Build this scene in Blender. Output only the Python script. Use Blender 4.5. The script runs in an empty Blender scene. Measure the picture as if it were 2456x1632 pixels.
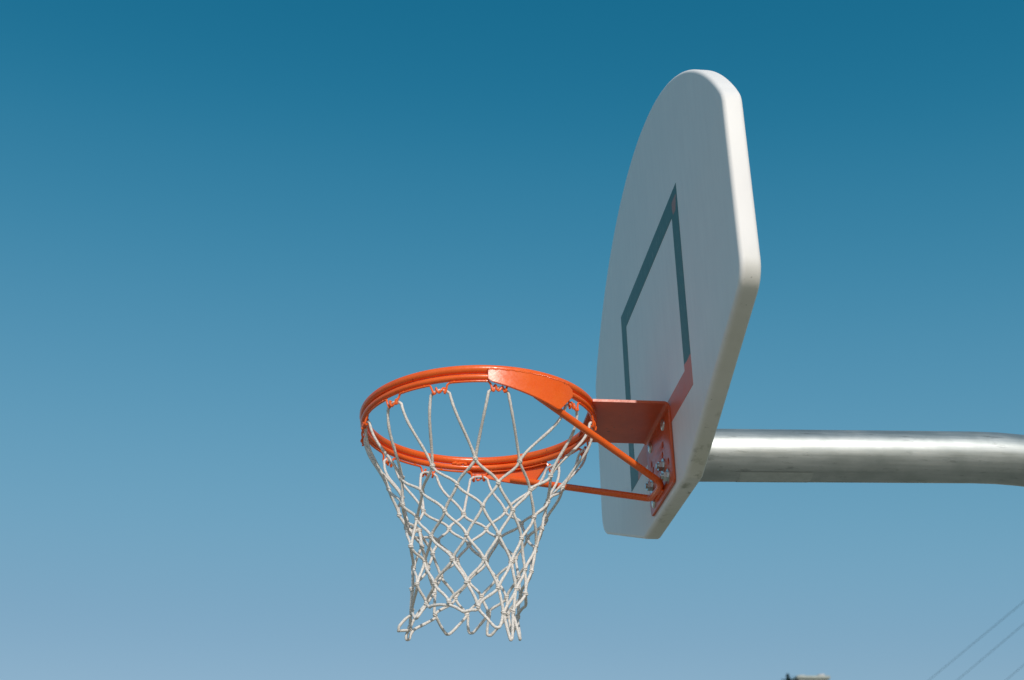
import bpy, bmesh, math, random
from mathutils import Vector, Matrix, Euler
from math import radians as R, sin, cos, pi

random.seed(7)
S = bpy.context.scene
COL = S.collection
RIM_Z = 3.05                                   # regulation rim height
RC = Vector((-0.3773, 0.0, RIM_Z))             # centre of the ring; backboard face lies in the plane x = 0

# ------------------------------------------------------------------ camera
cam_d = bpy.data.cameras.new('camera')
cam = bpy.data.objects.new('camera', cam_d)
COL.objects.link(cam)
cam.location = (-0.6003, -2.4449, RIM_Z - 1.0623)
cam.rotation_euler = Euler((2.03996, 0.01712, -0.11139), 'XYZ')
cam_d.sensor_fit = 'HORIZONTAL'
cam_d.sensor_width = 36.0
cam_d.lens = 3095.6 / 2456 * 36.0
cam_d.clip_start = 0.05
cam_d.clip_end = 5000
cam_d.dof.use_dof = True
cam_d.dof.focus_distance = 2.56
cam_d.dof.aperture_fstop = 6.3
S.camera = cam

# ------------------------------------------------------------------ sky, sun, exposure
SUN = Vector((0.135, -1.0, 0.645)).normalized()      # towards the sun
ELEV = math.asin(SUN.z)
ROT = math.atan2(SUN.x, SUN.y)
world = bpy.data.worlds.new('World')
S.world = world
world.use_nodes = True
wn, wl = world.node_tree.nodes, world.node_tree.links
wn.clear()
sky = wn.new('ShaderNodeTexSky')
sky.sky_type = 'NISHITA'
sky.sun_disc = False
sky.sun_elevation = ELEV
sky.sun_rotation = ROT
sky.altitude = 0
sky.air_density = 1.0
sky.dust_density = 0.6
sky.ozone_density = 1.6
bg = wn.new('ShaderNodeBackground')
bg.inputs['Strength'].default_value = 0.12
wo = wn.new('ShaderNodeOutputWorld')
# grade of the sky's own colour towards the deep teal of a dry, clear day (one curve per channel)
SS = 0.12
up = wn.new('ShaderNodeVectorMath'); up.operation = 'SCALE'; up.inputs[3].default_value = SS
dn = wn.new('ShaderNodeVectorMath'); dn.operation = 'SCALE'; dn.inputs[3].default_value = 1 / SS
cv = wn.new('ShaderNodeRGBCurve')
cv.mapping.extend = 'EXTRAPOLATED'
cv.mapping.use_clip = False
for ch, P_ in enumerate((((0, 0), (.101, .012), (.127, .036), (.166, .082), (.228, .147), (.335, .228), (1, .78)),
                         ((0, 0), (.169, .154), (.212, .212), (.275, .280), (.373, .352), (.525, .403), (1, .72)),
                         ((0, 0), (.306, .283), (.375, .361), (.47, .440), (.606, .512), (.776, .558), (1, .68)))):
    c_ = cv.mapping.curves[ch]
    while len(c_.points) < len(P_): c_.points.new(.5, .5)
    for pt_, (a_, b_) in zip(c_.points, P_): pt_.location = (a_, b_)
cv.mapping.update()
wl.new(sky.outputs[0], up.inputs[0]); wl.new(up.outputs[0], cv.inputs[1]); wl.new(cv.outputs[0], dn.inputs[0])
wl.new(dn.outputs[0], bg.inputs[0])
wl.new(bg.outputs[0], wo.inputs[0])

sun_d = bpy.data.lights.new('sun', 'SUN')
sun_d.energy = 2.65
sun_d.angle = R(0.53)
sun_d.color = (1.0, 0.95, 0.89)
sun = bpy.data.objects.new('sun', sun_d)
sun.rotation_euler = SUN.to_track_quat('Z', 'Y').to_euler()
sun.location = (3, -20, 20)
COL.objects.link(sun)

S.view_settings.view_transform = 'Standard'
S.view_settings.look = 'None'
S.view_settings.exposure = 0.0
S.view_settings.gamma = 1.0
S.render.engine = 'CYCLES'
S.cycles.max_bounces = 8

# ------------------------------------------------------------------ materials
def new_mat(name):
    m = bpy.data.materials.new(name)
    m.use_nodes = True
    nt = m.node_tree
    return m, nt, nt.nodes['Principled BSDF']

def nd(nt, typ, **kw):
    n = nt.nodes.new(typ)
    for k, v in kw.items():
        if k.startswith('i_'):
            n.inputs[k[2:].replace('_', ' ')].default_value = v
        else:
            setattr(n, k, v)
    return n

def coords(nt, scale=(1, 1, 1), kind='Object'):
    tc = nd(nt, 'ShaderNodeTexCoord')
    mp = nd(nt, 'ShaderNodeMapping')
    mp.inputs['Scale'].default_value = scale
    nt.links.new(tc.outputs[kind], mp.inputs[0])
    return mp.outputs[0]

def noise(nt, vec, scale, detail=4, rough=0.55):
    n = nd(nt, 'ShaderNodeTexNoise')
    n.inputs['Scale'].default_value = scale
    n.inputs['Detail'].default_value = detail
    n.inputs['Roughness'].default_value = rough
    nt.links.new(vec, n.inputs['Vector'])
    return n.outputs[0]

def ramp(nt, fac, stops):
    r = nd(nt, 'ShaderNodeValToRGB')
    cr = r.color_ramp
    while len(cr.elements) < len(stops):
        cr.elements.new(0.5)
    for e, (p, c) in zip(cr.elements, stops):
        e.position = p
        e.color = (c, c, c, 1) if isinstance(c, (int, float)) else (*c, 1)
    nt.links.new(fac, r.inputs[0])
    return r.outputs[0]

def mix(nt, fac, a, b, mode='MIX'):
    m = nd(nt, 'ShaderNodeMix', data_type='RGBA', blend_type=mode)
    for sock, v in ((m.inputs[0], fac), (m.inputs[6], a), (m.inputs[7], b)):
        if isinstance(v, bpy.types.NodeSocket):
            nt.links.new(v, sock)
        elif isinstance(v, (int, float)):
            sock.default_value = v
        else:
            sock.default_value = (*v, 1)
    return m.outputs[2]

def mth(nt, op, a, b=None, c=None):
    m = nd(nt, 'ShaderNodeMath', operation=op)
    for i, v in enumerate((a, b, c)):
        if v is None: continue
        if isinstance(v, bpy.types.NodeSocket): nt.links.new(v, m.inputs[i])
        else: m.inputs[i].default_value = v
    return m.outputs[0]

def bump(nt, bs, h, strength, dist):
    b = nd(nt, 'ShaderNodeBump')
    b.inputs['Strength'].default_value = strength
    b.inputs['Distance'].default_value = dist
    nt.links.new(h, b.inputs['Height'])
    nt.links.new(b.outputs[0], bs.inputs['Normal'])

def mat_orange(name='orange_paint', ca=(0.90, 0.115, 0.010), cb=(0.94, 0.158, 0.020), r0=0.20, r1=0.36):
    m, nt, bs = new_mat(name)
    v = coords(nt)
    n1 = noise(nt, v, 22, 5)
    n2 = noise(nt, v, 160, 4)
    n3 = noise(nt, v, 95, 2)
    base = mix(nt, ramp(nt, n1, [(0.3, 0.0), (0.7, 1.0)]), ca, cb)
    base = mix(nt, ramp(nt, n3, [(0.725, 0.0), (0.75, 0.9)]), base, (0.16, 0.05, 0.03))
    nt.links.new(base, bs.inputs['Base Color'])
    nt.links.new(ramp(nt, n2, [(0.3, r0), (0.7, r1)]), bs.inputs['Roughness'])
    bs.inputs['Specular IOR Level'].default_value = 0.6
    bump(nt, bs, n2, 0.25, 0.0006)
    return m

def mat_board():
    m, nt, bs = new_mat('white_board_paint')
    tc = nd(nt, 'ShaderNodeTexCoord')
    sp = nd(nt, 'ShaderNodeSeparateXYZ')
    nt.links.new(tc.outputs['Object'], sp.inputs[0])
    v = tc.outputs['Object']
    streak = noise(nt, coords(nt, (1, 6, 0.9)), 9, 4)
    n1 = noise(nt, v, 6, 4)
    base = mix(nt, ramp(nt, streak, [(0.38, 0.0), (0.64, 1.0)]), (0.89, 0.86, 0.83), (0.855, 0.825, 0.80))
    base = mix(nt, ramp(nt, n1, [(0.4, 0.0), (0.75, 0.5)]), base, (0.83, 0.805, 0.785))
    # grime settled on the lower rim of the casting
    low = mth(nt, 'MULTIPLY', ramp(nt, mth(nt, 'MULTIPLY_ADD', sp.outputs[0], 30.0, 0.0), [(0.05, 0.0), (0.35, 1.0)]),
              ramp(nt, mth(nt, 'MULTIPLY_ADD', sp.outputs[2], -3.0, 0.35), [(0.2, 0.0), (0.5, 1.0)]))
    d1 = ramp(nt, noise(nt, coords(nt, (1, 1, 1)), 30, 7, 0.68), [(0.50, 0.0), (0.62, 1.0)])
    d2 = ramp(nt, noise(nt, coords(nt, (1.5, 1, 1)), 8, 3, 0.6), [(0.47, 0.0), (0.62, 1.0)])
    low2 = mth(nt, 'MULTIPLY', low, ramp(nt, mth(nt, 'MULTIPLY_ADD', sp.outputs[2], -5.0, 0.0), [(0.45, 0.12), (0.75, 1.0)]))
    base = mix(nt, mth(nt, 'MULTIPLY', low2, mth(nt, 'MULTIPLY', d1, d2)), base, (0.10, 0.105, 0.07))
    yel = mth(nt, 'MULTIPLY', low, ramp(nt, noise(nt, v, 5, 3), [(0.3, 0.35), (0.7, 0.75)]))
    base = mix(nt, yel, base, (0.62, 0.60, 0.47))
    spk = ramp(nt, noise(nt, v, 60, 4, 0.7), [(0.66, 0.0), (0.70, 0.8)])
    base = mix(nt, mth(nt, 'MULTIPLY', spk, low), base, (0.09, 0.085, 0.06))
    nt.links.new(base, bs.inputs['Base Color'])
    bs.inputs['Roughness'].default_value = 0.5
    bs.inputs['Specular IOR Level'].default_value = 0.35
    hb = mix(nt, 0.35, noise(nt, v, 420, 4), noise(nt, v, 60, 3))
    bump(nt, bs, hb, 0.22, 0.0012)
    return m

def mat_marking():
    m, nt, bs = new_mat('target_paint')
    tc = nd(nt, 'ShaderNodeTexCoord')
    sp = nd(nt, 'ShaderNodeSeparateXYZ')
    nt.links.new(tc.outputs['Object'], sp.inputs[0])
    v = tc.outputs['Object']
    y, z = sp.outputs[1], sp.outputs[2]
    n = noise(nt, v, 18, 5, 0.6)
    teal = mix(nt, n, (0.062, 0.142, 0.128), (0.110, 0.205, 0.190))
    wear = ramp(nt, noise(nt, coords(nt, (1, 5, 1.2)), 26, 5, 0.65), [(0.57, 0.0), (0.68, 0.55)])
    teal = mix(nt, wear, teal, (0.30, 0.33, 0.29))
    red = mix(nt, n, (0.74, 0.150, 0.095), (0.82, 0.24, 0.16))
    red = mix(nt, ramp(nt, noise(nt, v, 9, 4), [(0.4, 0.0), (0.7, 0.6)]), red, (0.52, 0.30, 0.25))
    # bare red undercoat: along the lower bar, and one chip in the upper corner
    lower = mth(nt, 'MULTIPLY_ADD', n, 0.012, 0.012)
    f1 = mth(nt, 'MULTIPLY', mth(nt, 'LESS_THAN', mth(nt, 'ADD', z, 0.0), lower), mth(nt, 'LESS_THAN', mth(nt, 'ADD', y, mth(nt, 'MULTIPLY', n, 0.06)), 0.245))
    chip = mth(nt, 'SUBTRACT', mth(nt, 'ABSOLUTE', mth(nt, 'ADD', y, 0.272)), mth(nt, 'MULTIPLY', mth(nt, 'SUBTRACT', n, 0.25), 0.05))
    f2 = mth(nt, 'MULTIPLY', mth(nt, 'LESS_THAN', chip, 0.004), mth(nt, 'LESS_THAN', mth(nt, 'ABSOLUTE', mth(nt, 'SUBTRACT', z, 0.367)), 0.016))
    base = mix(nt, mth(nt, 'MAXIMUM', f1, mth(nt, 'MULTIPLY', f2, 0.55)), teal, red)
    nt.links.new(base, bs.inputs['Base Color'])
    bs.inputs['Roughness'].default_value = 0.5
    return m

def mat_galv():
    m, nt, bs = new_mat('galvanised_steel')
    st = noise(nt, coords(nt, (0.35, 9, 9)), 14, 6, 0.65)
    n1 = noise(nt, coords(nt), 16, 5, 0.6)
    n2 = noise(nt, coords(nt, (0.6, 3, 3)), 24, 7, 0.72)
    n3 = noise(nt, coords(nt, (0.5, 2.4, 2.4)), 22, 3, 0.6)
    base = mix(nt, ramp(nt, st, [(0.3, 0.0), (0.7, 1.0)]), (0.44, 0.465, 0.45), (0.56, 0.58, 0.565))
    base = mix(nt, ramp(nt, n1, [(0.42, 0.0), (0.70, 0.7)]), base, (0.36, 0.39, 0.375))
    base = mix(nt, ramp(nt, n2, [(0.58, 0.0), (0.68, 0.6)]), base, (0.15, 0.16, 0.15))
    nt.links.new(base, bs.inputs['Base Color'])
    bs.inputs['Metallic'].default_value = 0.85
    rr = mth(nt, 'MULTIPLY_ADD', st, 0.24, 0.34)
    nt.links.new(mth(nt, 'ADD', rr, ramp(nt, n3, [(0.5, 0.0), (0.75, 0.12)])), bs.inputs['Roughness'])
    bump(nt, bs, mix(nt, 0.5, st, n1), 0.25, 0.0012)
    return m

def mat_simple(name, col, rough=0.5, metal=0.0, var=0.25, scale=40, bumpd=0.0):
    m, nt, bs = new_mat(name)
    n = noise(nt, coords(nt), scale, 5, 0.6)
    a = tuple(c * (1 - var) for c in col); b = tuple(min(1, c * (1 + var)) for c in col)
    nt.links.new(mix(nt, n, a, b), bs.inputs['Base Color'])
    bs.inputs['Roughness'].default_value = rough
    bs.inputs['Metallic'].default_value = metal
    if bumpd: bump(nt, bs, n, 0.6, bumpd)
    return m

def mat_cord():
    m, nt, bs = new_mat('net_cord')
    v = coords(nt)
    n1 = noise(nt, v, 330, 4, 0.7)
    n2 = noise(nt, v, 26, 4, 0.6)
    n3 = noise(nt, v, 700, 2, 0.6)
    base = mix(nt, ramp(nt, n1, [(0.45, 0.0), (0.62, 1.0)]), (0.87, 0.81, 0.75), (0.56, 0.53, 0.495))
    base = mix(nt, ramp(nt, n2, [(0.45, 0.0), (0.8, 0.45)]), base, (0.62, 0.57, 0.50))
    nt.links.new(base, bs.inputs['Base Color'])
    bs.inputs['Roughness'].default_value = 0.92
    bs.inputs['Specular IOR Level'].default_value = 0.15
    bump(nt, bs, n3, 0.7, 0.0012)
    return m

def mat_ground(name, a, b, scale):
    m, nt, bs = new_mat(name)
    v = coords(nt)
    n = noise(nt, v, scale, 6, 0.65)
    n2 = noise(nt, v, scale * 40, 4, 0.7)
    c = mix(nt, n, a, b)
    c = mix(nt, mth(nt, 'MULTIPLY', n2, 0.5), c, tuple(x * 0.6 for x in a))
    nt.links.new(c, bs.inputs['Base Color'])
    bs.inputs['Roughness'].default_value = 0.9
    return m

M = dict(orange=mat_orange(), orange_shaded=mat_orange('shaded_orange_paint', (0.58, 0.085, 0.020), (0.70, 0.105, 0.022), 0.30, 0.42), board=mat_board(), marking=mat_marking(), galv=mat_galv(), cord=mat_cord(),  # bracket's orange is the rim's paint, darkened in colour to stand for shade
         zinc=mat_simple('zinc_bolt', (0.55, 0.60, 0.58), 0.3, 0.9, 0.15, 120),
         sticker=mat_simple('faded_sticker', (0.56, 0.58, 0.55), 0.40, 0.8, 0.22, 60),
         cable=mat_simple('cable_sheath', (0.16, 0.19, 0.20), 0.6, 0, 0.2, 3),
         court=mat_ground('court_asphalt', (0.27, 0.25, 0.20), (0.355, 0.33, 0.265), 0.6),
         grass=mat_ground('rough_grass', (0.075, 0.11, 0.045), (0.16, 0.17, 0.08), 0.25),
         render_wall=mat_simple('cream_render', (0.62, 0.60, 0.52), 0.85, 0, 0.08, 4),
         roof=mat_simple('slate_roof', (0.10, 0.11, 0.115), 0.7, 0, 0.3, 6),
         chimney=mat_simple('pale_masonry', (0.36, 0.39, 0.36), 0.9, 0, 0.35, 7, 0.01),
         pot=mat_simple('clay_pot_white', (0.52, 0.50, 0.49), 0.7, 0, 0.08, 20),
         glass=mat_simple('window_glass', (0.03, 0.04, 0.05), 0.08, 0, 0.1, 2),
         needles=mat_simple('conifer_needles', (0.020, 0.065, 0.050), 0.8, 0, 0.5, 3),
         bark=mat_simple('conifer_bark', (0.10, 0.07, 0.05), 0.9, 0, 0.3, 8))

# ------------------------------------------------------------------ helpers
def tag(o, label=None, cat=None, group=None, kind=None):
    if label: o['label'] = label
    if cat: o['category'] = cat
    if group: o['group'] = group
    if kind: o['kind'] = kind
    return o

def empty(name, loc):
    o = bpy.data.objects.new(name, None)
    o.empty_display_size = 0.1
    o.location = loc
    COL.objects.link(o)
    return o

def link(name, me, mat, parent=None, loc=None, sharp=35):
    me.name = name
    me.materials.clear()
    me.materials.append(mat)
    for p in me.polygons: p.use_smooth = True
    if sharp: me.set_sharp_from_angle(angle=R(sharp))
    o = bpy.data.objects.new(name, me)
    COL.objects.link(o)
    if loc is not None:
        o.location = loc
    if parent is not None:
        o.parent = parent
        off = Vector((0, 0, 0))
        q = parent
        while q is not None:
            off += q.location
            q = q.parent
        o.location = Vector(loc if loc is not None else (0, 0, 0)) - off
    return o

def to_mesh(bm):
    me = bpy.data.meshes.new('m')
    bmesh.ops.recalc_face_normals(bm, faces=bm.faces[:])
    bm.to_mesh(me)
    bm.free()
    return me

def tube(bm, pts, r, n=10, closed=False, caps=True):
    pts = [Vector(p) for p in pts]
    N = len(pts)
    rad = r if isinstance(r, (list, tuple)) else [r] * N
    tans = []
    for i in range(N):
        a = pts[(i - 1) % N] if (closed or i > 0) else pts[i]
        b = pts[(i + 1) % N] if (closed or i < N - 1) else pts[i]
        t = b - a
        tans.append(t.normalized() if t.length > 1e-9 else Vector((0, 0, 1)))
    up = Vector((0, 0, 1)) if abs(tans[0].z) < 0.9 else Vector((1, 0, 0))
    u = (up - tans[0] * up.dot(tans[0])).normalized()
    rings = []
    for i in range(N):
        u = (u - tans[i] * u.dot(tans[i]))
        u = u.normalized() if u.length > 1e-6 else tans[i].orthogonal().normalized()
        w = tans[i].cross(u)
        rings.append([bm.verts.new(pts[i] + (u * cos(2 * pi * k / n) + w * sin(2 * pi * k / n)) * rad[i]) for k in range(n)])
    for i in range(N if closed else N - 1):
        A, B = rings[i], rings[(i + 1) % N]
        for k in range(n):
            bm.faces.new((A[k], A[(k + 1) % n], B[(k + 1) % n], B[k]))
    if caps and not closed:
        bm.faces.new(rings[0][::-1]); bm.faces.new(rings[-1])
    return rings

def bezier(a, b, c, d, n):
    out = []
    for i in range(n + 1):
        t = i / n; s = 1 - t
        out.append(a * s ** 3 + b * 3 * s * s * t + c * 3 * s * t * t + d * t ** 3)
    return out

def smooth_path(P, sub=5, closed=False):
    P = [Vector(p) for p in P]; out = []; n = len(P)
    for i in range(n if closed else n - 1):
        p0 = P[(i - 1) % n] if closed or i > 0 else P[0]
        p1 = P[i]; p2 = P[(i + 1) % n]
        p3 = P[(i + 2) % n] if closed or i + 2 < n else P[-1]
        for k in range(sub):
            t = k / sub
            out.append(0.5 * ((2 * p1) + (p2 - p0) * t + (2 * p0 - 5 * p1 + 4 * p2 - p3) * t * t + (3 * p1 - p0 - 3 * p2 + p3) * t ** 3))
    if not closed: out.append(P[-1])
    return out

def blob(bm, c, sx, sy, sz, mat3=None, seg=10, rings=7):
    ret = bmesh.ops.create_uvsphere(bm, u_segments=seg, v_segments=rings, radius=1.0)
    mt = Matrix.Diagonal((sx, sy, sz)).to_4x4()
    if mat3: mt = mat3.to_4x4() @ mt
    mt = Matrix.Translation(c) @ mt
    bmesh.ops.transform(bm, matrix=mt, verts=ret['verts'])

def box(bm, x0, x1, y0, y1, z0, z1, bev=0.0):
    ret = bmesh.ops.create_cube(bm, size=1.0)
    bmesh.ops.transform(bm, matrix=Matrix.Translation(((x0 + x1) / 2, (y0 + y1) / 2, (z0 + z1) / 2)) @ Matrix.Diagonal((x1 - x0, y1 - y0, z1 - z0, 1)), verts=ret['verts'])
    if bev:
        es = list({e for v in ret['verts'] for e in v.link_edges})
        bmesh.ops.bevel(bm, geom=es, offset=bev, segments=3, affect='EDGES', profile=0.5)

def plate_from_outline(loops, half, bev, res=4):
    """flat plate in the (y, z) plane from closed outlines (first outer, then holes), thickness along x, rounded edges"""
    cu = bpy.data.curves.new('outline', 'CURVE')
    cu.dimensions = '2D'; cu.fill_mode = 'BOTH'
    cu.extrude = half - bev; cu.bevel_depth = bev; cu.bevel_resolution = res; cu.offset = -bev
    for L in loops:
        s = cu.splines.new('POLY'); s.points.add(len(L) - 1); s.use_cyclic_u = True
        for p, (a, b) in zip(s.points, L): p.co = (a, b, 0, 1)
    o = bpy.data.objects.new('tmp', cu); COL.objects.link(o)
    bpy.context.view_layer.update()
    me = bpy.data.meshes.new_from_object(o.evaluated_get(bpy.context.evaluated_depsgraph_get()))
    bpy.data.objects.remove(o); bpy.data.curves.remove(cu)
    rot = Matrix(((0, 0, 1, 0), (1, 0, 0, 0), (0, 1, 0, 0), (0, 0, 0, 1)))     # curve x->y, y->z, z->x
    me.transform(rot)
    bm = bmesh.new(); bm.from_mesh(me)
    bmesh.ops.remove_doubles(bm, verts=bm.verts[:], dist=1e-5)
    bm.to_mesh(me); bm.free()
    return me

def ring_pt(deg, r, z):
    a = R(deg)
    return Vector((r * cos(a), r * sin(a), z))

# ------------------------------------------------------------------ setting: ground
def sheet(name, x0, x1, y0, y1, z, mat):
    bm = bmesh.new()
    vs = [bm.verts.new(p) for p in ((x0, y0, z), (x1, y0, z), (x1, y1, z), (x0, y1, z))]
    bm.faces.new(vs)
    return tag(link(name, to_mesh(bm), mat, sharp=None), kind='structure')

sheet('ground', -2500, 2500, -2500, 2500, 0.0, M['grass'])
sheet('court', -32, 5, -18, 18, 0.004, M['court'])

# ------------------------------------------------------------------ the hoop: one thing
hoop = tag(empty('basketball_hoop', (1.78, 0, 0)),
           'white fan-shaped basketball backboard with orange rim on a bent galvanised steel pole', 'basketball hoop')

# --- pole: arm rising slightly, long bend, then straight down into the court
PR = 0.0552
tilt = R(1.07)
x0, z0 = 0.034, RIM_Z - 0.0686
pts = [Vector((x0 + t * cos(tilt), 0, z0 + t * sin(tilt))) for t in [0.0, 0.1, 0.2, 0.3, 0.4, 0.5, 0.58, 0.645]]
st = pts[-1]
RB = 1.0
cen = st + Vector((sin(tilt), 0, -cos(tilt))) * RB
for i in range(1, 31):
    a = -tilt + (pi / 2 + tilt) * i / 30
    pts.append(cen + Vector((sin(a), 0, cos(a))) * RB)
end = pts[-1]
for i in range(1, 7): pts.append(Vector((end.x, 0, end.z * (1 - i / 6) + 0.004 * i / 6)))
bm = bmesh.new(); tube(bm, pts, PR, 48)
pole = link('pole', to_mesh(bm), M['galv'], hoop, (0, 0, 0))
pole_x = end.x
# faded sticker wrapped on the underside of the arm
bm = bmesh.new()
rows_ = []
for i in range(13):
    t = 0.125 + 0.155 * i / 12
    c = Vector((x0 + t * cos(tilt), 0, z0 + t * sin(tilt)))
    rows_.append([bm.verts.new(c + Vector((0, -cos(R(e)), sin(R(e)))) * (PR + 0.0007)) for e in range(-104, -54, 5)])
for i in range(12):
    for k in range(len(rows_[0]) - 1):
        bm.faces.new((rows_[i][k], rows_[i][k + 1], rows_[i + 1][k + 1], rows_[i + 1][k]))
link('sticker', to_mesh(bm), M['sticker'], pole, (0, 0, 0))
bm = bmesh.new()
tube(bm, [(0.0385, 0, z0 - 0.0), (0.050, 0, z0)], 0.085, 32)
link('rear_flange', to_mesh(bm), M['galv'], pole, (0, 0, 0))

# --- backboard
HW, ZS, ZB, ZT = 0.664, 0.385, -0.185, 0.7243      # half width, shoulder, bottom, top (relative to the rim)
OFF, ROLL = 0.015, 0.0078                            # the board sits slightly off centre and a touch rotated on its bracket
def round_corner(P, A, B, r, n=8):
    a = (A - P).normalized(); b = (B - P).normalized()
    th = a.angle(b); d = r / math.tan(th / 2)
    p1 = P + a * d; p2 = P + b * d
    c = P + (a + b).normalized() * (r / sin(th / 2))
    out = []
    v1, v2 = p1 - c, p2 - c
    ang = v1.angle(v2); cr = v1.x * v2.y - v1.y * v2.x; sg = 1 if cr > 0 else -1
    for i in range(n + 1):
        t = sg * ang * i / n
        out.append(Vector((c.x + v1.x * cos(t) - v1.y * sin(t), c.y + v1.x * sin(t) + v1.y * cos(t))))
    return out
def half_outline(zl, rl, RA, rs):
    half = []
    bot = Vector((0.190, ZB)); low = Vector((HW, zl))
    half += round_corner(bot, Vector((0, ZB)), low, 0.03)
    half += round_corner(low, bot, Vector((HW, ZS)), rl)
    amax = math.asin((HW - 0.012) / RA)
    zc = ZT - RA
    sh = Vector((HW, zc + math.sqrt(RA ** 2 - HW ** 2)))
    half += round_corner(sh, low, Vector((RA * sin(amax - 0.06), zc + RA * cos(amax - 0.06))), rs)
    last = half[-1]
    a1 = math.atan2(last.x, last.y - zc)
    for i in range(1, 41):
        a = a1 * (1 - i / 40)
        half.append(Vector((RA * sin(a), zc + RA * cos(a))))
    return half
far_, near_ = half_outline(-0.020, 0.07, 0.835, 0.05), half_outline(-0.006, 0.055, 0.795, 0.055)
outline = [(v.x + OFF, v.y) for v in far_] + [(-v.x + OFF, v.y) for v in near_[-2::-1]]
T = 0.038
me = plate_from_outline([outline], T / 2, 0.0080, 5)
me.transform(Matrix.Rotation(ROLL, 4, 'X') @ Matrix.Translation((T / 2, 0, 0)))
board = link('backboard', me, M['board'], hoop, (0, 0, RIM_Z), sharp=40)

# target rectangle: four mitred painted bars
zr, w = -0.0439, 0.0517
Y, Zt = 0.2982, zr + 0.4503
bm = bmesh.new()
o = [(-Y, Zt), (Y, Zt), (Y, zr), (-Y, zr)]
i_ = [(-Y + w, Zt - w), (Y - w, Zt - w), (Y - w, zr + w), (-Y + w, zr + w)]
vo = [[bm.verts.new((x, a, b)) for a, b in L] for L in (o, i_) for x in (-0.0006,)]
vb = [[bm.verts.new((x, a, b)) for a, b in L] for L in (o, i_) for x in (0.0008,)]
for k in range(4):
    j = (k + 1) % 4
    bm.faces.new((vo[0][k], vo[0][j], vo[1][j], vo[1][k]))
    bm.faces.new((vo[0][j], vo[0][k], vb[0][k], vb[0][j]))
    bm.faces.new((vo[1][k], vo[1][j], vb[1][j], vb[1][k]))
bmesh.ops.rotate(bm, verts=bm.verts[:], cent=(0, 0, 0), matrix=Matrix.Rotation(ROLL, 3, 'X'))
link('target_marking', to_mesh(bm), M['marking'], board, (0, 0, RIM_Z))

# --- mounting bracket: wall plate with slots, folded into the shelf that carries the ring
YN, YF = -0.117, 0.096
holes = [(-0.052, -0.068), (-0.043, -0.087), (0.056, -0.069), (0.047, -0.085), (0.003, -0.100), (-0.088, -0.118)]
def oval(cy, cz, a, b, n=16): return [(cy + a * cos(2 * pi * k / n), cz + b * sin(2 * pi * k / n)) for k in range(n)]
prof = []
TH = 0.0055
IR = 0.008
arc_o = [(-(IR + TH) + (IR + TH) * sin(a), -(IR + TH) + (IR + TH) * cos(a)) for a in [pi / 2 * k / 8 for k in range(9)]]
bm = bmesh.new()
# bent strip (shelf + fold), swept across y
sec = [(-0.158, 0.0)] + arc_o + [(0.0, -0.018)]
sec_i = [(-0.158, -TH)] + [(-(IR + TH) + IR * sin(a), -(IR + TH) + IR * cos(a)) for a in [pi / 2 * k / 8 for k in range(9)]] + [(-TH, -0.018)]
def strip(bm, so, si, y0, y1):
    V = [[[bm.verts.new((x, y, z)) for (x, z) in L] for L in (so, si)] for y in (y0, y1)]
    n = len(so)
    for k in range(n - 1):
        bm.faces.new((V[0][0][k], V[0][0][k + 1], V[1][0][k + 1], V[1][0][k]))
        bm.faces.new((V[0][1][k + 1], V[0][1][k], V[1][1][k], V[1][1][k + 1]))
        for e in (0, 1):
            bm.faces.new((V[e][0][k], V[e][1][k], V[e][1][k + 1], V[e][0][k + 1]))
    for k in (0, n - 1):
        bm.faces.new((V[0][0][k], V[1][0][k], V[1][1][k], V[0][1][k]))
strip(bm, sec, sec_i, YN, YF)
bm_me = to_mesh(bm)
pl = plate_from_outline([[(YN, -0.0182), (YF, -0.0182), (YF, -0.166), (YF - 0.006, -0.172), (YN + 0.006, -0.172), (YN, -0.166)]] + [oval(a, b, 0.0062, 0.0072) for a, b in holes], TH / 2, 0.0008, 1)
pl.transform(Matrix.Translation((-TH / 2, 0, 0)))
bm = bmesh.new(); bm.from_mesh(bm_me); bm.from_mesh(pl)
# ring-side weld
for k in range(40):
    y = -0.085 + 0.17 * k / 39
    x = -math.sqrt(max(0, 0.2371 ** 2 - y * y)) * -1 + RC.x
    blob(bm, Vector((x + 0.0005, y, -0.0062 + random.uniform(-.0007, .0007))), .004, .005, .003, None, 7, 5)
bracket = link('mounting_bracket', to_mesh(bm), M['orange_shaded'], hoop, (-0.0006, 0, RIM_Z))
def bolt_mesh(kind):
    bm = bmesh.new()
    if kind == 'carriage':
        ret = bmesh.ops.create_uvsphere(bm, u_segments=20, v_segments=10, radius=0.0125)
        bmesh.ops.transform(bm, matrix=Matrix.Diagonal((0.42, 1, 1, 1)), verts=ret['verts'])
    else:
        tube(bm, [(0.0, 0, 0), (-0.0022, 0, 0)], 0.0155, 24)
        tube(bm, [(-0.0022, 0, 0), (-0.0110, 0, 0)], 0.0105, 6)
        tube(bm, [(-0.0110, 0, 0), (-0.0150, 0, 0)], 0.0056, 12)
    return to_mesh(bm)
for kind, a, b in (('carriage', -0.066, -0.030), ('carriage', 0.058, -0.030), ('nut', -0.044, -0.112), ('nut', -0.076, -0.146), ('nut', 0.066, -0.114), ('carriage', 0.060, -0.152)):
    link('bolt', bolt_mesh(kind), M['zinc'], bracket, (-0.0006 - TH, a, RIM_Z + b))

# --- rim
RM, rM = 0.2371, 0.0085
bm = bmesh.new()
tube(bm, [ring_pt(a, RM, 0) for a in range(0, 360, 2)], rM, 18, closed=True)
rim = link('rim', to_mesh(bm), M['orange'], hoop, RC)
R2, r2, Z2 = 0.2371, 0.0062, -0.0163
bm = bmesh.new()
tube(bm, [ring_pt(a, R2, Z2) for a in range(0, 360, 2)], r2, 14, closed=True)
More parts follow.
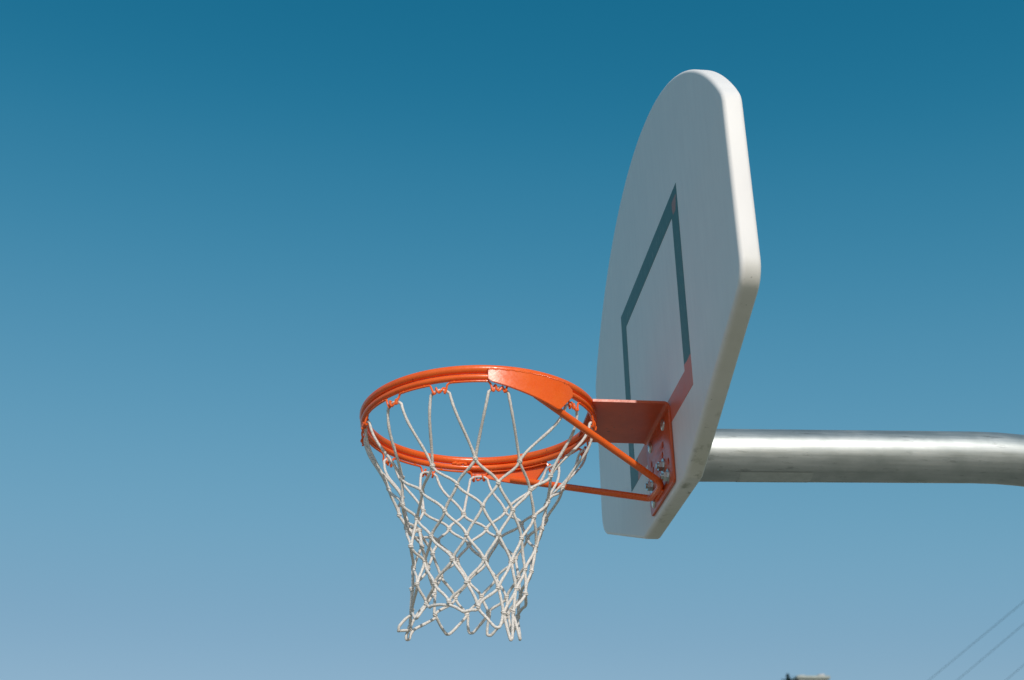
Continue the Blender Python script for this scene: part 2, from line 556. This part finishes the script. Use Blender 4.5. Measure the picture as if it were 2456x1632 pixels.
# weld bead where the lower ring closes
for k in range(7):
    a = 99 - k * 1.1
    blob(bm, ring_pt(a, RM - 0.0055, -0.0095) + Vector((0, 0, random.uniform(-.002, .002))), .0042, .0034, .0036 * random.uniform(.7, 1.3), None, 8, 6)
link('lower_ring', to_mesh(bm), M['orange'], rim, RC)

# net wire with pigtail hooks
HA = [-168, -139.5, -113.5, -86, -44.5, -19, 16, 42, 85, 113, 140, 171]
RW, ZW = 0.2385, -0.0254
rng = random.Random(3)
bm = bmesh.new()
path = []
shape = [(-24, 0, 0), (-19, -1, 0), (-16, -6, 0.5), (-13.5, -14, 1), (-12, -19, 2), (-10.2, -20.5, 0), (-9.4, -16, -4), (-8, -9, -3), (-6.2, -8, 1),
         (-4.2, -14, 2), (-1, -19, 1), (3, -18, 1), (5.8, -12, 0), (7.2, -7.5, -3), (8.8, -9, -4), (10, -17, -3), (11, -20.5, 1), (12.6, -19, 2), (14, -13, 1), (16, -6, .5), (19, -1, 0), (24, 0, 0)]
for k, h in enumerate(HA):
    for s, dz, dr in shape:
        s2 = s + rng.uniform(-.7, .7); dz2 = dz + (rng.uniform(-2, 2) if dz < -4 else 0); dr2 = dr + (rng.uniform(-1.5, 1.5) if dz < -4 else 0)
        path.append(ring_pt(h + math.degrees(s2 / 1000 / RW), RW + dr2 / 1000, ZW + dz2 / 1000))
    nx = HA[(k + 1) % 12] + (360 if k == 11 else 0)
    g0, g1 = h + 7.5, nx - 7.5
    for q in range(1, 5):
        path.append(ring_pt(g0 + (g1 - g0) * q / 5, RW, ZW))
tube(bm, smooth_path(path, 3, True), 0.00215, 7, closed=True)
for k, h in enumerate(HA):                    # little welded tabs holding the wire to the lower ring
    for off in (-7.0, 7.0):
        a = h + off + rng.uniform(-1, 1)
        tube(bm, [ring_pt(a, RW + 0.0005, ZW - 0.001), ring_pt(a + 0.6, R2 - 0.0035, Z2 + 0.001)], 0.0023, 7)
link('net_wire', to_mesh(bm), M['orange'], rim, RC)

# gussets: curved plates welded outside the two rings
def gusset_mesh(sgn):
    bm = bmesh.new()
    Ri, Ro = 0.2432, 0.2480
    cols = []
    n = 26
    for k in range(n + 1):
        t = k / n
        a = -91 + 43.5 * t
        top = -0.0035 if a < -53 else -0.0035 - ((a + 53) / 5.5) ** 2 * 0.009
        if a < -56.5: botm = -0.0275 - 0.0395 * (a + 91) / 34.5
        else: botm = -0.067 + 0.040 * (a + 56.5) / 9.0
        if a < -90: botm += 0.003
        cols.append([bm.verts.new(ring_pt(a if sgn < 0 else -a, r, z)) for r, z in ((Ro, top), (Ro, botm), (Ri, botm), (Ri, top))])
    for k in range(n):
        A, B = cols[k], cols[k + 1]
        for q in range(4):
            bm.faces.new((A[q], A[(q + 1) % 4], B[(q + 1) % 4], B[q]))
    bm.faces.new(cols[0]); bm.faces.new(cols[-1][::-1])
    bmesh.ops.recalc_face_normals(bm, faces=bm.faces[:])
    es = [e for e in bm.edges if len(e.link_faces) == 2 and e.calc_face_angle(0) > 0.7]
    bmesh.ops.bevel(bm, geom=es, offset=0.0009, segments=2, affect='EDGES')
    rr = random.Random(5 if sgn < 0 else 9)
    for k in range(44):                      # lumpy weld fillet along the main ring
        a = -90.5 + 40 * k / 43
        blob(bm, ring_pt(a if sgn < 0 else -a, 0.2462, -0.0036 + rr.uniform(-.0008, .0008)), .0030, .0048, .0026 * rr.uniform(.7, 1.25), Matrix.Rotation(R(a if sgn < 0 else -a), 3, 'Z'), 7, 5)
    return to_mesh(bm)
for s in (-1, 1):
    link('gusset', gusset_mesh(s), M['orange'], rim, RC, sharp=30)

# brace rod: one bent bar from gusset to wall plate to gusset
def P(x, y, z): return Vector((x, y, z)) - Vector((RC.x, 0, 0))
def leg_(sg, zs, ze):
    A0, A1 = P(-0.287, sg * 0.2150, zs), P(-0.024, sg * 0.056, ze)
    return [A0, A0.lerp(A1, .33), A0.lerp(A1, .66), A0.lerp(A1, .9), A1, P(-0.0165, sg * 0.046, ze - .0035), P(-0.0135, sg * 0.032, ze - .005), P(-0.0130, sg * 0.015, ze - .0053)]
full = leg_(1, -0.0495, -0.1440) + leg_(-1, -0.0400, -0.1470)[::-1]
bm = bmesh.new()
tube(bm, smooth_path(full, 5), 0.0072, 14)
for k in range(9):
    blob(bm, P(-0.0075, -0.03 + 0.0075 * k, -0.1585 + random.uniform(-.001, .001)), .004, .006, .003, None, 7, 5)
link('brace_rod', to_mesh(bm), M['orange'], rim, RC)

# ------------------------------------------------------------------ the net: hangs from the hooks, a thing of its own
KN = {}
KN[1], KN[2], KN[3], KN[4], KN[5], KN[6], KN[7], KN[8] = [
    [ (-0.1577,-0.0578,-0.1561), (-0.1022,-0.1334,-0.1590), (-0.0226,-0.1665,-0.1543), (0.0635,-0.1555,-0.1531), (0.1297,-0.1067,-0.1626), (0.1676,-0.0117,-0.1537), (0.1469,0.0814,-0.1552), (0.0693,0.1531,-0.1458), (-0.0187,0.1670,-0.1494), (-0.1059,0.1304,-0.1575), (-0.1523,0.0710,-0.1501), (-0.1820,0.0030,-0.1570) ],
    [ (-0.1547,-0.0380,-0.2039), (-0.1185,-0.0783,-0.1910), (-0.0546,-0.1311,-0.1941), (0.0237,-0.1400,-0.1921), (0.0879,-0.1115,-0.1949), (0.1304,-0.0563,-0.1970), (0.1378,0.0344,-0.2053), (0.0973,0.1034,-0.1901), (0.0265,0.1395,-0.1905), (-0.0520,0.1321,-0.1936), (-0.1351,0.0436,-0.2348), (-0.1591,0.0230,-0.2040) ],
    [ (-0.1252,-0.0266,-0.2280), (-0.0760,-0.1030,-0.2380), (-0.0057,-0.1279,-0.2352), (0.0530,-0.1165,-0.2386), (0.0983,-0.0820,-0.2396), (0.1177,-0.0503,-0.2514), (0.1048,0.0735,-0.2317), (0.0506,0.1176,-0.2217), (-0.0107,0.1276,-0.2289), (-0.0770,0.1023,-0.2313), (-0.1169,0.0521,-0.2265), (-0.1440,0.0236,-0.2305) ],
    [ (-0.1369,-0.0380,-0.2880), (-0.0992,-0.0602,-0.2751), (-0.0347,-0.1107,-0.2865), (0.0259,-0.1131,-0.2861), (0.0723,-0.0907,-0.2855), (0.1055,-0.0483,-0.2868), (0.1135,0.0241,-0.2717), (0.0806,0.0834,-0.2718), (0.0241,0.1135,-0.2705), (-0.0367,0.1100,-0.2689), (-0.0889,0.0746,-0.2666), (-0.1126,0.0281,-0.2659) ],
    [ (-0.1084,-0.0116,-0.3111), (-0.0602,-0.0909,-0.3282), (-0.0015,-0.1090,-0.3335), (0.0506,-0.0965,-0.3339), (0.0796,-0.0744,-0.3416), (0.0944,-0.0546,-0.3386), (0.0842,0.0692,-0.3132), (0.0423,0.1005,-0.3073), (-0.0133,0.1082,-0.3121), (-0.0715,0.0823,-0.3106), (-0.0996,0.0443,-0.3083), (-0.1287,0.0241,-0.3112) ],
    [ (-0.1236,-0.0381,-0.3627), (-0.0917,-0.0571,-0.3664), (-0.0342,-0.1025,-0.3755), (0.0244,-0.1052,-0.3862), (0.0606,-0.0894,-0.3836), (0.0794,-0.0732,-0.3883), (0.0873,0.0635,-0.3550), (0.0615,0.0888,-0.3504), (0.0130,0.1072,-0.3451), (-0.0405,0.1001,-0.3508), (-0.0851,0.0665,-0.3489), (-0.1311,0.0241,-0.3546) ],
    [ (-0.1044,-0.0182,-0.3935), (-0.0656,-0.0833,-0.4084), (-0.0129,-0.1052,-0.4231), (0.0349,-0.1001,-0.4330), (0.0533,-0.0917,-0.4274), (0.0812,0.0681,-0.3950), (0.0639,0.0846,-0.3850), (0.0264,0.1027,-0.3781), (-0.0170,0.1046,-0.3824), (-0.0830,0.0659,-0.3941), (-0.1327,0.0484,-0.4250), (-0.1304,0.0242,-0.3960) ],
    [ (-0.1268,-0.0385,-0.4289), (-0.0963,-0.0490,-0.4099), (-0.0375,-0.1013,-0.4311), (0.0216,-0.1058,-0.4611), (0.0494,-0.0960,-0.4819), (0.0682,-0.0838,-0.4774), (0.0729,0.0797,-0.4238), (0.0289,0.1041,-0.4235), (-0.0053,0.1079,-0.4189), (-0.0554,0.0927,-0.4244), (-0.1363,0.0485,-0.4485), (-0.1535,0.0237,-0.4353) ],
]
rc = 0.00290
rn = random.Random(11)
KN = {r: [Vector(q) for q in L] for r, L in KN.items()}
bm = bmesh.new()
def cord(pts, r=rc, n=8): tube(bm, pts, [r * rn.uniform(.91, 1.08) for _ in pts], n)
def side(v, to):        # leave a knot on the side the cord heads to
    d = to - v
    t = Vector((d.x, d.y, 0))
    return (t.normalized() * 0.0017) if t.length > 1e-6 else Vector((0, 0, 0))
def strand(a, b, n=9):
    pa = a + side(a, b) + Vector((0, 0, -0.0035)); pb = b + side(b, a) + Vector((0, 0, 0.0035))
    L = (pb - pa).length; d = (pb - pa).normalized()
    down = Vector((0, 0, -1))
    h1 = (d * .8 + down * .35).normalized(); h2 = (d * .8 + down * .30).normalized()
    j = Vector((rn.gauss(0, 1), rn.gauss(0, 1), rn.gauss(0, .4))) * L * 0.028
    pts = bezier(pa, pa + h1 * L * .33 + j, pb - h2 * L * .33 + j, pb, n)
    cord([a] + pts + [b])
for k, h in enumerate(HA):                    # each head loop runs over its hook and drops to the two knots beside it
    lo, hi = KN[1][k - 1], KN[1][k]
    tl, tr = ring_pt(h - 3.2, 0.2345, -0.0400), ring_pt(h + 3.2, 0.2345, -0.0400)
    mid = ring_pt(h, 0.2365, -0.0375)
    def drop(top, out, kn, sgn):
        tangent = (out - top).normalized()
        b = kn + side(kn, top) + Vector((0, 0, .004))
        L = (b - out).length
        inward = (b - out).normalized()
        return bezier(out, out + (tangent * .22 + Vector((0, 0, -1)) * .75 + inward * .2) * L * .34, b - (inward * .93 + Vector((0, 0, -.12))) * L * .36, b, 14) + [kn]
    l_out = tl + (tl - mid) * .45 + Vector((0, 0, -.004)); r_out = tr + (tr - mid) * .45 + Vector((0, 0, -.004))
    left = drop(tl, l_out, lo, -1); right = drop(tr, r_out, hi, 1)
    cord(left[::-1] + [tl, tl.lerp(mid, .5) + Vector((0, 0, .001)), mid, tr.lerp(mid, .5) + Vector((0, 0, .001)), tr] + right)
for r in range(1, 7):
    up, dn = KN[r], KN[r + 1]
    for k in range(12):
        if r % 2: ks = (k, (k + 1) % 12)      # odd rows sit between hooks
        else: ks = ((k - 1) % 12, k)
        for q in ks: strand(up[k], dn[q])
for k in range(12):                           # loose end loops
    a, b, tip = KN[7][k - 1], KN[7][k], KN[8][k]
    d = (b - a)
    wd = d.normalized() * min(d.length * .22, .012)
    tq = tip + Vector((rn.uniform(-.003, .003), rn.uniform(-.003, .003), 0))
    P_ = [a, a + Vector((0, 0, -.006)) + d * .05, a.lerp(tq, .55) - wd * .35, tq - wd * .55 + Vector((0, 0, .0025)), tq, tq + wd * .55 + Vector((0, 0, .0025)), b.lerp(tq, .55) + wd * .35, b + Vector((0, 0, -.006)) - d * .05, b]
    if k == 10:                               # this loop has slipped: it runs across to its knot and hangs straight below it
        P_ = [a, a + Vector((0, 0, -.006)), a.lerp(b, .5) + Vector((0, 0, -.007)), a.lerp(b, .85) + Vector((.002, 0, -.006)), b.lerp(tip, .5) + Vector((.004, 0, 0)), tip + Vector((.003, 0, .002)), tip + Vector((-.003, 0, .002)), b.lerp(tip, .5) - Vector((.004, 0, 0)), b]
    cord(smooth_path(P_, 4))
for r in range(1, 8):                         # knots: a whipped barrel with a turn of cord round it
    for k in range(12):
        c = KN[r][k]
        tl_ = Euler((rn.uniform(-.35, .35), rn.uniform(-.35, .35), rn.uniform(0, 6.28))).to_matrix()
        s = rn.uniform(.92, 1.12)
        blob(bm, c, .0041 * s, .0038 * s, .0054 * s, tl_, 10, 8)
        for dz in (-.0016, .0019):
            tube(bm, [c + tl_ @ Vector((.0038 * s * cos(t), .0035 * s * sin(t), dz + .0012 * sin(t))) for t in [2 * pi * q / 12 for q in range(12)]], .0016, 6, closed=True)
net = link('basketball_net', to_mesh(bm), M['cord'], None, RC, sharp=None)
tag(net, 'white knotted cord net hanging from the orange basketball rim', 'basketball net')

# ------------------------------------------------------------------ background beyond the court
def azel(az, el, d):
    return Vector((cam.location.x + d * sin(R(az)), cam.location.y + d * cos(R(az)), cam.location.z + d * math.tan(R(el))))
# house: only its chimney top reaches the bottom edge of the picture
HD = 26.0
c = azel(19.40, 11.62, HD)
house = tag(empty('house', (c.x, c.y + 3.0, 0)), 'house beyond the court, its pale chimney top peeping over the bottom edge of the photo', 'house')
hx, hy = c.x, c.y + 3.0
ridge = c.z - 0.80
eave = ridge - 2.6
bm = bmesh.new(); box(bm, hx - 6, hx + 6, hy - 4, hy + 4, 0.004, eave)
link('wall', to_mesh(bm), M['render_wall'], house, (0, 0, 0))
bm = bmesh.new()
V = [bm.verts.new(p) for p in ((hx - 6.4, hy - 4.4, eave - .15), (hx + 6.4, hy - 4.4, eave - .15), (hx + 6.4, hy + 4.4, eave - .15), (hx - 6.4, hy + 4.4, eave - .15), (hx - 6.4, hy, ridge), (hx + 6.4, hy, ridge))]
for f in ((0, 1, 5, 4), (2, 3, 4, 5), (0, 4, 3), (1, 2, 5), (3, 2, 1, 0)): bm.faces.new([V[i] for i in f])
roof = link('roof', to_mesh(bm), M['roof'], house, (0, 0, 0), sharp=20)
bm = bmesh.new()
box(bm, c.x - .29, c.x + .29, c.y - .25, c.y + .25, ridge - 2.2, c.z - 0.04, 0.01)
box(bm, c.x - .33, c.x + .33, c.y - .29, c.y + .29, c.z - 0.0395, c.z + 0.02, 0.012)
chim = link('chimney', to_mesh(bm), M['chimney'], roof, (0, 0, 0))
for px_, ph in ((.22, .075), (-.18, .055)):
    bm = bmesh.new(); tube(bm, [(c.x + px_, c.y - .1, c.z + .018), (c.x + px_, c.y - .1, c.z + ph)], [.085, .075], 16)
    link('chimney_pot', to_mesh(bm), M['pot'], roof, (0, 0, 0))
for wx in (-4, -1.3, 1.3, 4):
    for wz in (1.0, 1.0 + eave / 2.1):
        bm = bmesh.new(); box(bm, hx + wx - .55, hx + wx + .55, hy - 4.05, hy - 3.96, wz, wz + 1.2)
        link('window', to_mesh(bm), M['glass'], house, (0, 0, 0))
# conifer whose tip shows just left of the chimney
tip = azel(18.53, 11.93, 22.5)
tree = tag(empty('conifer_tree', (tip.x, tip.y, 0)), 'dark conifer whose pointed tip pokes up left of the pale chimney', 'tree')
bm = bmesh.new(); tube(bm, [(tip.x, tip.y, 0), (tip.x, tip.y, tip.z * .5), (tip.x, tip.y, tip.z - .12)], [.16, .09, .01], 8)
link('trunk', to_mesh(bm), M['bark'], tree, (0, 0, 0))
bm = bmesh.new(); rt = random.Random(21)
for k in range(5200):
    f = rt.random() ** .6
    zz = tip.z - f * (tip.z - .8)
    rad = .03 + f * 2.6
    a = rt.uniform(0, 6.283); q = rad * math.sqrt(rt.random())
    base_ = Vector((tip.x + q * cos(a), tip.y + q * sin(a), zz))
    L = .10 + .22 * f
    d = Vector((cos(a), sin(a), rt.uniform(-.5, .35))).normalized()
    s_ = d.cross(Vector((0, 0, 1))).normalized() * L * .28
    vs = [bm.verts.new(base_ - s_), bm.verts.new(base_ + s_), bm.verts.new(base_ + d * L)]
    bm.faces.new(vs)
for k in range(140):
    a = k * 2.4; f = k / 140
    base_ = Vector((tip.x, tip.y, tip.z - .02 - f * .5)); d = Vector((cos(a) * .6, sin(a) * .6, .5 - f * .4)).normalized()
    L = .05 + .12 * f; s_ = d.cross(Vector((0, 0, 1))).normalized() * L * .3
    bm.faces.new([bm.verts.new(base_ - s_), bm.verts.new(base_ + s_), bm.verts.new(base_ + d * L)])
link('crown', to_mesh(bm), M['needles'], tree, (0, 0, 0), sharp=None)

# overhead cables along the street on the right: three level, parallel wires
HC = 8.6
lines = [((24.288, 11.255), (28.578, 13.990), 'uppermost of the three overhead power cables at lower right'),
         ((25.408, 11.165), (28.405, 13.112), 'middle one of the three overhead power cables at lower right'),
         ((27.299, 11.002), (28.097, 11.531), 'lowest of the three overhead power cables, just crossing the bottom right corner')]
for (p, q, lab) in lines:
    A = azel(p[0], p[1], HC / math.tan(R(p[1]))); B = azel(q[0], q[1], HC / math.tan(R(q[1])))
    d = (B - A).normalized()
    ps = []
    for i in range(41):
        s = -60 + 120 * i / 40
        pt = A + d * s
        pt.z += 0.00012 * s * (s - (B - A).length)
        ps.append(pt)
    bm = bmesh.new(); tube(bm, ps, 0.0062, 8)
    o = link('power_cable', to_mesh(bm), M['cable'], None, None)
    tag(o, lab, 'power cable', 'overhead cables at lower right')
